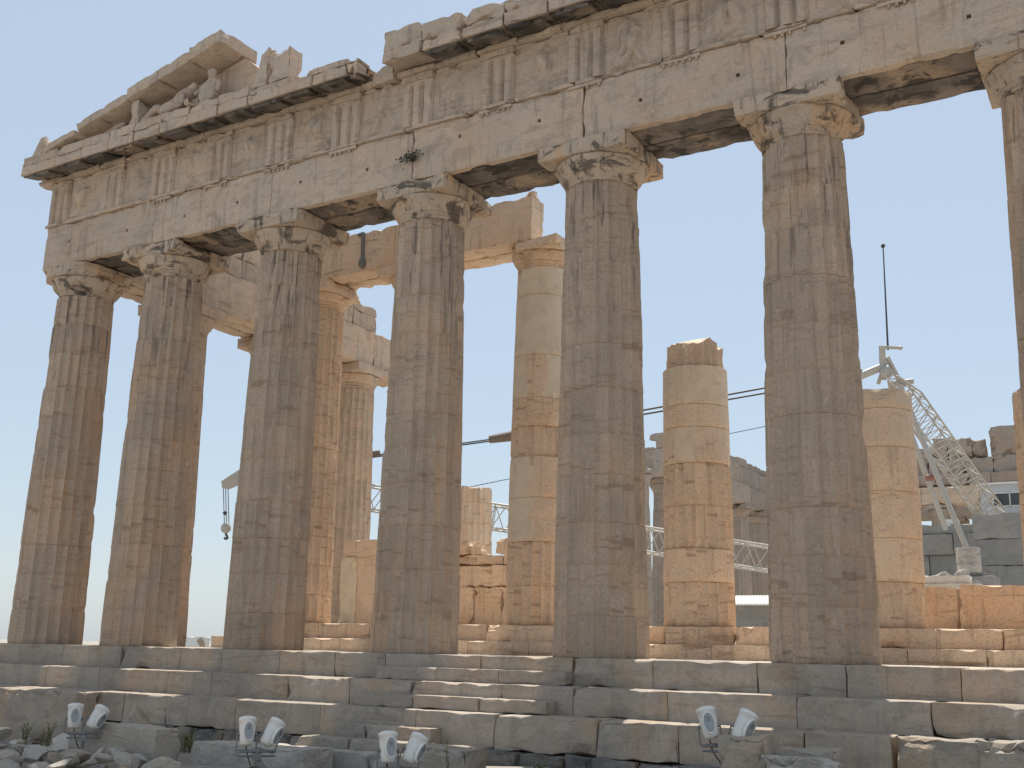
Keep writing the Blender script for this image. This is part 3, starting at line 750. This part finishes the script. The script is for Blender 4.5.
for x0, x1, z1 in ((5, 7, 15.6), (7.1, 9.3, 16.0), (9.4, 11.2, 15.9), (11.25, 12.3, 16.6), (12.35, 14.0, 16.5), (14.05, 15.0, 16.3), (15.3, 17.6, 17.2), (17.7, 19.4, 16.0), (19.5, 23, 15.5)):
    block(mb, (x0, 68, 15.02), (x1, 69.1, z1), int(x0*9), .35, .45, .04)
P0(mb.build('broken_gable_stone', M['far']), wf)

# grey block wall carrying the site cabin
gw = empty('grey_block_wall', (17.5, 43.5, .7), R(-0), 'tall grey wall of stacked blocks below the white cabin at the right', 'wall')
z = .72; k = 0
for h in (1.25, 1.15, 1.2, 1.2, 1.1, .55):
    course(11, 26, 42.5-.0+(.25*(k % 2)), 45.5, z, z+h-.01, 2.0, 300+k, 'greywall', gw, 'block_course', .08); z += h; k += 1
cz = z
def place(o, x, y, zz): o.location = (x, y, zz)
cab = empty('site_cabin', (20.2, 45.2, cz+.0), R(0), 'white grey site cabin with a dark sliding window on top of the grey wall', 'cabin')
mb = MB(); box(mb, (-2.6, -1.2, 0), (3.0, 1.2, 2.15)); 
for i in range(12): box(mb, (-2.6+.46*i, -1.215, .05), (-2.6+.46*i+.03, -1.2, 2.1))
mb.build('cabin_wall', M['cabin'], cab)
mb = MB(); box(mb, (-2.75, -1.35, 2.15), (3.15, 1.35, 2.25)); mb.build('cabin_roof', M['roof'], cab)
WX = -1.15; mb = MB()
for a, b, c, d in ((-.85, .95, .9, 1.0), (-.85, 1.65, .9, 1.7), (-.85, .95, -.8, 1.7), (-.02, .95, .03, 1.7), (.85, .95, .9, 1.7)): box(mb, (a+WX, -1.25, b), (c+WX, -1.19, d))
wfm = mb.build('window_frame', M['white'], cab)
mb = MB(); box(mb, (-.8+WX, -1.225, 1.0), (.85+WX, -1.217, 1.65)); mb.build('window_pane', M['window'], wfm)
mb = MB(); box(mb, (-3.9, -.9, 0.), (-3.1, -.3, .28)); o = mb.build('white_box', M['roof']); o.location = (19.6, 45.2-1.2, cz); tag(o, 'small white box on the grey wall left of the cabin', 'box')

# debris in the cella, right
def cr0(u, v, D): return CAM+(fw+r2*((u-512)/FPX)+u2*((384-v)/FPX))*D
g2 = 'stacked pale beams on the temple floor'
q = cr0(945, 590, 33.6); bx, by = q.x, q.y
stone_at((bx-1.3, by, .72), (bx+1.2, by+1.3, 1.88), 2690, 'beam_support', 'grey stone base under the stack of pale beams', 'stone block', 'greywall', chip=.05, lump=0)
for k, (dx, L) in enumerate(((-1.1, 2.1), (-1.3, 2.3), (-.9, 1.6))):
    stone_at((bx+dx, by+.1*k, 1.89+k*.255), (bx+dx+L, by+.6+.1*k, 2.14+k*.255), 2700+k, 'marble_beam', ['lowest pale beam of the stack behind the tan stump', 'middle pale beam of the stack behind the tan stump', 'top pale beam of the stack behind the tan stump'][k], 'beam', 'floor', chip=.03, lump=0, group=g2)
q = cr0(945, 580, 38); 
stone_at((q.x-1.4, q.y, .72), (q.x+1.0, q.y+1.6, q.z), 2691, 'platform_block', 'grey platform carrying the two grey boulders', 'stone block', 'greywall', chip=.05, lump=0)
rock(q.x-.25, q.y+.6, q.z-.1, (.62, .45, .42), 51, 'large grey boulder behind the stack of pale beams')
rock(q.x+.55, q.y+.6, q.z-.1, (.36, .3, .38), 52, 'smaller grey boulder right of the boulder behind the beams')
q = cr0(970, 577, 43.5)
mb = MB(); lathe(mb, [(.62, 0), (.62, .14), (.46, .16), (.46, 1.15)], 40, None, .4, .08, 5); o = mb.build('column_drum', M['found'], None, (q.x, q.y, q.z)); tag(o, 'grey upright column drum in front of the grey wall', 'drum')  # darker stone used here so the drum's shade is in its colour
mb = MB(); block(mb, (-1.0, -.9, 0), (1.0, .9, q.z-.72), 3, .3, .05, .01); o = mb.build('stone_plinth', M['greywall'], None, (q.x, q.y, .72)); tag(o, 'grey stone plinth under the upright drum', 'plinth')
q = cr0(1003, 590, 45)
for k, (dx, w) in enumerate(((0, 2.3), (.15, 2.2), (-.1, 2.4), (.2, 2.1), (.1, 2.2))):
    stone_at((q.x-w/2+dx, q.y, .72+1.08*k), (q.x+w/2+dx, q.y+1.4, .72+1.08*k+1.07), 2750+k, 'stacked_block', ['bottom', 'second', 'third', 'fourth', 'top'][k]+' grey block of the stack right of the upright drum', 'stone block', 'greywall', chip=.05, lump=0., group='grey block stack')
# shed with white roof
sh = empty('site_shed', (7.2, 34.5, .72), R(0), 'low grey shed with a corrugated white roof beyond the broken ochre stump', 'shed')
mb = MB(); box(mb, (-3, -1, 0), (3.4, 1.5, 1.75)); mb.build('shed_wall', M['greywall'], sh)
mb = MB()
for i in range(44):
    x = -3.3+i*.16
    mb.add([(x, -1.35, 1.8), (x+.08, -1.35, 1.87), (x+.16, -1.35, 1.8), (x, 1.8, 2.35), (x+.08, 1.8, 2.42), (x+.16, 1.8, 2.35), (x, -1.35, 1.76), (x+.16, -1.35, 1.76), (x, 1.8, 2.31), (x+.16, 1.8, 2.31)],
           [(0, 1, 4, 3), (1, 2, 5, 4), (6, 7, 2, 1, 0), (6, 8, 9, 7)])
mb.build('shed_roof', M['roof'], sh)
# far parapet on the left
pp = CAM+(fw+r2*((199-512)/FPX)+u2*((384-641)/FPX))*60
o = MB(); block(o, (-.75, -.3, 0), (.55, .3, pp.z+.22+2.6), 5, .4, .05, .01); o = o.build('parapet_wall', M['roof'], None, (pp.x, pp.y, -2.6)); tag(o, 'distant low white wall between the second and third front columns', 'wall')
rock(pp.x+.75, pp.y-.6, -.1, (.22, .22, .5), 61, 'ragged dark stone at the right end of the distant white wall', m='boulder')

# ------------------------------------------------------------------ crane
def cray(u, v, D): return CAM+(fw+r2*((u-512)/FPX)+u2*((384-v)/FPX))*D
def lattice(mb, a, b, w, n, r=.05, upv=Vector((0, 0, 1)), taper0=1., taper1=1.):
    a = Vector(a); b = Vector(b); d = (b-a).normalized(); s = d.cross(upv).normalized(); q = s.cross(d).normalized()
    def c(i, t):
        k = 1.
        if t < .12: k = taper0+(1-taper0)*t/.12
        if t > .88: k = taper1+(1-taper1)*(1-t)/.12
        sx, sy = ((-1, -1), (1, -1), (1, 1), (-1, 1))[i]; return a+(b-a)*t+s*sx*w/2*k+q*sy*w/2*k
    for i in range(4):
        for tt in ((0, .12), (.12, .88), (.88, 1)): tube(mb, c(i, tt[0]), c(i, tt[1]), r, 6)
    for k in range(n):
        t0, t1 = k/n, (k+1)/n
        for i in range(4):
            j = (i+1) % 4
            tube(mb, c(i, t0), c(j, t1) if k % 2 else c(j, t1), r*.55, 5) if k % 2 else tube(mb, c(j, t0), c(i, t1), r*.55, 5)
        for i in range(4):
            if k % 4 == 0: tube(mb, c(i, t0), c((i+1) % 4, t0), r*.5, 5)
base = Vector((15.9, 35.9, .72))
cr = empty('lattice_crane', base, 0, 'cream lattice boom derrick crane standing inside the temple ruins', 'crane')
BT = cray(240, 478, 54); BB = cray(925, 583, 52); HD = cray(888, 372, 54)
mb = MB(); lattice(mb, BB, BT, 1.15, 58, .05, taper0=.5, taper1=.35); P0(mb.build('boom', M['cream']), cr)
mb = MB(); t_ = cray(226, 484, 54)
def plate(mb, pts, th, nrm):
    n = len(pts); V = [p+nrm*th/2 for p in pts]+[p-nrm*th/2 for p in pts]
    F = [tuple(range(n)), tuple(reversed(range(n, 2*n)))]+[(i, n+i, n+(i+1) % n, (i+1) % n) for i in range(n)]; mb.add(V, F)
plate(mb, [cray(242, 468, 54), cray(242, 484, 54), cray(230, 489, 54), cray(223, 488, 54), cray(222, 481, 54), cray(228, 477, 54)], .3, fw)
P0(mb.build('boom_tip', M['cream']), cr)
mb = MB()
for du in (-1.6, .6, 3): tube(mb, cray(225+du, 487, 54), cray(226+du, 524, 54), .022, 5)
P0(mb.build('hoist_rope', M['cable']), cr)
mb = MB(); lathe(mb, [(.05, -.12), (.22, -.1), (.25, 0), (.22, .1), (.05, .12)], 20, Matrix.Translation(cray(226, 528, 54)) @ Matrix.Rotation(R(90), 4, 'X') @ Matrix.Scale(1.1, 4))
hb = P0(mb.build('hook_block', M['cream']), cr)
mb = MB(); pts = [cray(226+x, 532+y, 54) for x, y in ((0, 0), (0, 3), (1.6, 4.6), (1.2, 6.6), (-.6, 7), (-1.8, 5.5))]
for i in range(5): tube(mb, pts[i], pts[i+1], .06, 6)
o = mb.build('hook', M['cable']); o.parent = hb
mb = MB(); lathe(mb, [(.05, -.1), (.12, 0), (.05, .1)], 10, Matrix.Translation(cray(225, 513, 54))); P0(mb.build('rope_weight', M['cable']), cr)
# A-frame lattice mast (two legs) from head to rear base
mb = MB(); lattice(mb, cray(893, 378, 53), cray(999, 526, 57.0), 1.1, 30, .05, upv=fw, taper0=.35)
P0(mb.build('lattice_mast', M['cream']), cr)
mb = MB(); tube(mb, cray(900, 385, 53), cray(972, 562, 50), .13, 8); tube(mb, cray(893, 385, 53.5), cray(946, 530, 53), .13, 8)
P0(mb.build('strut', M['cream']), cr)
mb = MB(); tube(mb, cray(926, 478, 52.6), cray(934, 477, 52.6), .16, 8); P0(mb.build('red_joint', M['bronze']), cr)
mb = MB(); tube(mb, cray(860, 376, 54), cray(884, 366, 54), .2, 8); tube(mb, cray(882, 346, 54), cray(883, 380, 54), .16, 8); tube(mb, cray(882, 347, 54), cray(901, 348, 54), .09, 8)
tube(mb, cray(887, 357, 54), cray(899, 380, 54), .12, 8); tube(mb, cray(890, 384, 54), cray(913, 381, 54), .14, 8); tube(mb, cray(878, 384, 54), cray(886, 362, 54), .1, 8)
lathe(mb, [(.05, -.15), (.30, -.12), (.30, .12), (.05, .15)], 20, Matrix.Translation(cray(886, 372, 53.7)) @ Matrix.Rotation(R(90), 4, 'X'))
lathe(mb, [(.05, -.1), (.16, 0), (.05, .1)], 10, Matrix.Translation(cray(900, 348, 54)))
P0(mb.build('mast_head', M['cream']), cr)
mb = MB(); tube(mb, cray(888, 350, 54), cray(883, 245, 54), .055, 6, .03); lathe(mb, [(.02, -.15), (.12, 0), (.02, .15)], 8, Matrix.Translation(cray(883, 246, 54))); P0(mb.build('antenna_rod', M['cable']), cr)
mb = MB()
tube(mb, cray(240, 474, 54), cray(500, 438, 54), .035, 6); tube(mb, cray(240, 475.5, 54), cray(500, 439.8, 54), .035, 6)
tube(mb, cray(505, 435.5, 54), cray(862, 370, 54), .05, 6); tube(mb, cray(505, 438.5, 54), cray(862, 376, 54), .05, 6)
tube(mb, cray(460, 489, 54), cray(884, 402, 54), .02, 5)
P0(mb.build('pendant_cable', M['cable']), cr)
mb = MB(); tube(mb, cray(489, 439.5, 54), cray(512, 436, 54), .2, 8, .27); P0(mb.build('cable_shackle', M['rust']), cr)
mb = MB(); tube(mb, cray(366, 454.5, 54), cray(380, 453, 54), .16, 8); P0(mb.build('cable_shackle', M['rust']), cr)
mb = MB(); block(mb, (-1.8, -2.2, 0), (2.4, 2.2, 1.0), 5, .5, .02, .0); block(mb, (-1.2, -1.6, 1.05), (1.8, 1.6, 2.9), 6, .5, .02, .0)
o = mb.build('crane_body', M['cream']); o.parent = cr
for s_ in (-1, 1):
    mb = MB(); block(mb, (-2.6, s_*2.3-.35, 0), (3.1, s_*2.3+.35, .9), 8, .3, .15, .0); o = mb.build('crawler_track', M['rust']); o.parent = cr

# ------------------------------------------------------------------ ground and foreground stones
def gz(x, y):
    t = max(0, min(1, (18-x)/12)); d = max(0, min(1, (-y-9)/5))
    z = -1.78-.34*t*(1-d)+.22*d*.6
    return z+.07*noise.noise(Vector((x*.5, y*.5, 0)))+.035*noise.noise(Vector((x*1.9, y*1.9, 3)))
mb = MB(); nx_ = 150; ny_ = 90; V = []; F = []
def gx(i, n, a, b):
    return a+(b-a)*i/n
for j in range(ny_+1):
    for i in range(nx_+1):
        x = gx(i, nx_, -18, 48); y = gx(j, ny_, -40, 0); V.append((x, y, gz(x, y)))
for j in range(ny_):
    for i in range(nx_): a = j*(nx_+1)+i; F.append((a, a+1, a+nx_+2, a+nx_+1))
mb.add(V, F, .5, 0., True); 
R0, R1 = -9000, 9000
b = [(-18, -40), (48, -40), (48, 0), (-18, 0)]; big = [(R0, R0), (R1, R0), (R1, R1), (R0, R1)]
mb.add([(x, y, -1.9) for x, y in b]+[(x, y, -2.2 if abs(x) < 100 else -8) for x, y in big], [(0, 4, 5, 1), (1, 5, 6, 2), (2, 6, 7, 3), (3, 7, 4, 0)], .5)
mb.add([(x, y, -1.95) for x, y in ((-18, -1), (48, -1), (48, 80), (-18, 80))], [(0, 1, 2, 3)], .5)
tag(mb.build('ground', M['ground']), kind='structure')

stone_at((1.2, -3.1, -2.15), (5.45, -2.44, -.985), 2800, 'foundation_block', 'large grey foundation block at the far left below the front steps', 'stone block', 'step', chip=.22, rough=.012, lump=.03, seg=.1)
stone_at((8.2, -5.35, -2.15), (10.58, -4.75, -1.36), 2805, 'fallen_block', 'long grey squared block lying in front of the steps beside the first lamp pair', 'stone block', 'boulder', chip=.08, tone=.9, rough=.012, seg=.09)
rock(9.05, -4.55, -1.62, (.42, .25, .42), 71, 'small grey boulder behind the long squared block at the left', m='boulder')
stone_at((10.75, -4.7, -2.1), (13.4, -4.0, -1.6), 2807, 'ground_slab', 'flat slab with sunlit top between first and second lamp pairs', 'slab', 'rock', chip=.06, rough=.01, seg=.1)
stone_at((15.35, -4.5, -2.05), (16.5, -3.9, -1.40), 2804, 'fallen_block', 'short dark block on the ground right of the third lamp pair', 'stone block', 'boulder', chip=.12, seg=.09)
stone_at((20.55, -4.5, -1.9), (21.25, -3.9, -.93), 2805, 'fallen_block', 'dark rounded upright block at the bottom right of the fourth lamp pair', 'stone block', 'boulder', chip=.14, seg=.08)
stone_at((21.12, -4.2, -1.9), (22.0, -3.5, -1.10), 2806, 'fallen_block', 'flat pale slab upper one right of the dark upright block', 'slab', 'boulder', chip=.12, seg=.09)
stone_at((21.2, -4.6, -1.9), (22.3, -4.22, -1.20), 2807, 'fallen_block', 'lower rounded slab at the bottom edge right of the dark upright block', 'slab', 'rock', chip=.25, seg=.08)
rock(19.8, -4.1, -1.72, (.4, .3, .22), 72, 'pale low rock at the bottom edge left of the dark upright block')
rock(18.9, -4.0, -1.78, (.3, .3, .16), 73, 'small low rock at the bottom edge between third and fourth lamp pairs')
# bottom rocks, large ones with own labels
rock(11.9, -6.2, -2.0, (.8, .45, .22), 74, 'broad grey rock at the bottom edge below the second lamp pair')
rock(13.9, -6.3, -1.95, (.7, .4, .26), 75, 'dark rough rock right of the second lamp pair stand', m='found')
rock(14.9, -6.8, -1.95, (.7, .5, .2), 76, 'flat dark rock at the bottom edge left of the third lamp pair', m='boulder')
rock(10.5, -5.9, -1.98, (.55, .35, .28), 77, 'rounded grey rock at the bottom edge right of the rubble heap')
rock(16.6, -6.0, -1.95, (1.0, .5, .22), 78, 'low pale rock at the foot of the third lamp pair')
rock(7.9, -4.6, -1.95, (.34, .3, .42), 79, 'pale yellowish boulder under the first lamp pair', m='inner')
rock(7.7, -5.0, -2.05, (.5, .35, .3), 80, 'pale rock at the left end of the long squared block', m='floor')
rg = rnd(2024)
gl = 'grey rubble stones heaped at the bottom left'
n = 0
while n < 95:
    u = rg.uniform(-20, 190); x = rg.uniform(3.5, 10.6); y = rg.uniform(-7.6, -3.4)
    if x > 7.9 and y > -5.5: continue
    if y > -3.9 and x > 5.8: pass
    s = rg.uniform(.09, .26) if rg.random() < .85 else rg.uniform(.25, .36)
    d = (y+7.6)/4.2
    rock(x, y, gz(x, y)+.18*rg.random()*(1-abs(d-.4)), s, 400+n, 'grey angular stone in the rubble heap at the bottom left', gl, m=rg.choice(['rock', 'rock', 'rock', 'boulder', 'floor']), sub=2 if s < .3 else 3, flat=.6); n += 1
n = 0
while n < 26:
    x = rg.uniform(10.5, 22); y = rg.uniform(-7., -2.9)
    s = rg.uniform(.08, .22)
    rock(x, y, gz(x, y), s, 600+n, 'small loose stone scattered on the ground before the steps', 'small stones scattered before the steps', m=rg.choice(['rock', 'boulder']), sub=2); n += 1
# weeds
def weed(x, y, z, h, n, label, seed, spread=.25):
    mb = MB(); rg = rnd(seed)
    for k in range(n):
        a = rg.uniform(0, 6.28); l = h*rg.uniform(.5, 1); dx, dy = math.cos(a)*spread*rg.random()*l, math.sin(a)*spread*rg.random()*l
        x0, y0 = rg.uniform(-.1, .1), rg.uniform(-.08, .08)
        p = [Vector((x0+dx*t*t*2, y0+dy*t*t*2, l*t)) for t in (0, .35, .7, 1)]
        for i in range(3): tube(mb, p[i], p[i+1], .006, 4, .004)
        for q in range(7):
            t = rg.uniform(.2, 1); c = Vector((x0+dx*t*t*2, y0+dy*t*t*2, l*t)); d = Vector((rg.uniform(-1, 1), rg.uniform(-1, 1), rg.uniform(-.2, .8))).normalized()*.05; s = d.orthogonal().normalized()*.015
            mb.add([c, c+d*.5+s, c+d, c+d*.5-s], [(0, 1, 2, 3)])
    return tag(mb.build('dry_weed', M['weed'], None, (x, y, z)), label, 'plant')
weed(5.2, -3.5, -2.1, .5, 14, 'dry green weed in front of the large foundation block', 31)
weed(4.3, -3.4, -2.1, .55, 12, 'dry weed at the left part of the large foundation block', 32)
weed(5.9, -3.6, -2.1, .35, 16, 'low weed tuft at the right end of the large foundation block', 33)
weed(9.9, -4.0, -1.9, .4, 18, 'weed growing in the dark gap behind the long squared block', 34)
weed(16.35, -4.75, -1.95, .75, 4, 'single tall dry grass stalk beside the short dark block', 35, .1)
weed(17.0, -3.1, -1.85, .3, 10, 'small weed at the foot of the lowest step right of the short dark block', 36)

M['shrub'] = plain('dark_shrub_leaf', (.055, .06, .035), .8)
mb = MB(); rg = rnd(71)
for k in range(110):
    t = rg.random(); c = Vector((rg.gauss(0, .16), -abs(rg.gauss(0, .05)), rg.gauss(0, .05)+.15*t*rg.random())); d = Vector((rg.uniform(-1, 1), rg.uniform(-1, .2), rg.uniform(-.5, 1))).normalized()*.07; q_ = d.orthogonal().normalized()*.022
    mb.add([c, c+d*.5+q_, c+d, c+d*.5-q_], [(0, 1, 2, 3)])
for k in range(5): tube(mb, (.05, .02, -.05), (rg.uniform(-.1, .2), -.08, rg.uniform(.1, .45)), .008, 4, .004)
tag(mb.build('small_shrub', M['shrub'], None, (12.2, -.92, 10.93)), 'small dark shrub growing from the beam joint above the fourth front column', 'plant')
# ------------------------------------------------------------------ floodlights
def head(parent, x, tilt, side, z=0.):
    """rounded white can on a yoke; tilt: lean to the side, side: small turn"""
    Mx = Matrix.Translation((x, 0, z)) @ Matrix.Rotation(tilt, 4, 'Y') @ Matrix.Rotation(R(-12), 4, 'X') @ Matrix.Rotation(side, 4, 'Z')
    mb = MB()
    lathe(mb, [(.02, -.20), (.09, -.195), (.115, -.17), (.125, -.10), (.145, .10), (.155, .22), (.163, .225), (.163, .26), (.15, .285), (.10, .305), (.02, .31)], 32, None)
    h = mb.build('lamp_housing', M['white'], parent); h.matrix_basis = Mx
    mb = MB(); n = 24; V = []; F = []
    for k, (s, yy) in enumerate(((1., -.118), (1., -.168), (.86, -.176), (.86, -.166))):
        for i in range(n):
            a = 2*math.pi*i/n; V.append((.095*s*math.cos(a), yy, .03+.16*s*math.sin(a)+.02*s*math.sin(a)))
    for k in range(3):
        for i in range(n): F.append((k*n+i, k*n+(i+1) % n, (k+1)*n+(i+1) % n, (k+1)*n+i))
    mb.add(V, F, .5, 0., True); mb.build('lens_rim', M['white'], h)
    mb = MB(); V = [(.082*math.cos(2*math.pi*i/n), -.168, .03+.155*math.sin(2*math.pi*i/n)) for i in range(n)]+[(0, -.176, .03)]
    mb.add(V, [(i, (i+1) % n, n) for i in range(n)], .5, 0., True); mb.build('lens', M['lens'], h)
    mb = MB(); box(mb, (-.02, -.19, .06), (.02, -.172, .13)); mb.build('latch', M['steel'], h)
    mb = MB()
    for s in (-1, 1): tube(mb, (s*.175, 0, -.28), (s*.175, 0, .02), .014, 6); tube(mb, (s*.175, 0, .0), (s*.12, 0, .0), .03, 8)
    tube(mb, (-.175, 0, -.28), (.175, 0, -.28), .014, 6)
    y_ = mb.build('yoke', M['steel'], parent); y_.location = (x, 0, z); y_.rotation_euler = (0, tilt*.6, 0)
    return h
def lamp_pair(x, y, z, h, label, d=.42, rz=.85, t1=0., t2=.55, s=1.):
    t = empty('twin_floodlight', (x, y, z), rz, label, 'floodlight', 'white floodlight pairs in front of the steps')
    mb = MB(); tube(mb, (0, 0, 0), (0, 0, h), .035, 8); tube(mb, (-d/2-.12, 0, h), (d/2+.12, 0, h), .025, 8); tube(mb, (-d/2-.12, .06, h-.09), (d/2+.12, .06, h-.09), .018, 8)
    for a in range(3): tube(mb, (0, 0, .12), (.22*math.cos(a*2.1), .22*math.sin(a*2.1), 0), .018, 6)
    box(mb, (-.09, -.07, h-.16), (.07, .06, h-.03))
    mb.build('stand', M['steel'], t)
    t.scale = (.86, .86, .86)
    head(t, -d/2, t1, .1, h+.30); head(t, d/2, t2, .75, h+.28)
    mb = MB(); pp = [Vector((-d/2, .08, h+.1)), Vector((-d/2+.05, .12, h-.1)), Vector((-.1, .1, h-.25)), Vector((0, .05, .2))]
    for i in range(3): tube(mb, pp[i], pp[i+1], .012, 6)
    mb.build('power_cord', M['cable'], t)
    return t
lamp_pair(8.95, -5.6, -2.05, .62, 'first white lamp pair from the left, beside the large foundation block')
lamp_pair(13.62, -6.05, -1.95, .52, 'second white lamp pair from the left, above the sunlit ground slab')
lamp_pair(16.33, -6.0, -1.95, .43, 'third white lamp pair from the left, in front of the stepped dark slabs')
lamp_pair(20.62, -4.3, -1.85, .86, 'rightmost white lamp pair with heads leaning apart, behind the dark upright block', d=.52, rz=.35, t1=-.2, t2=.5)
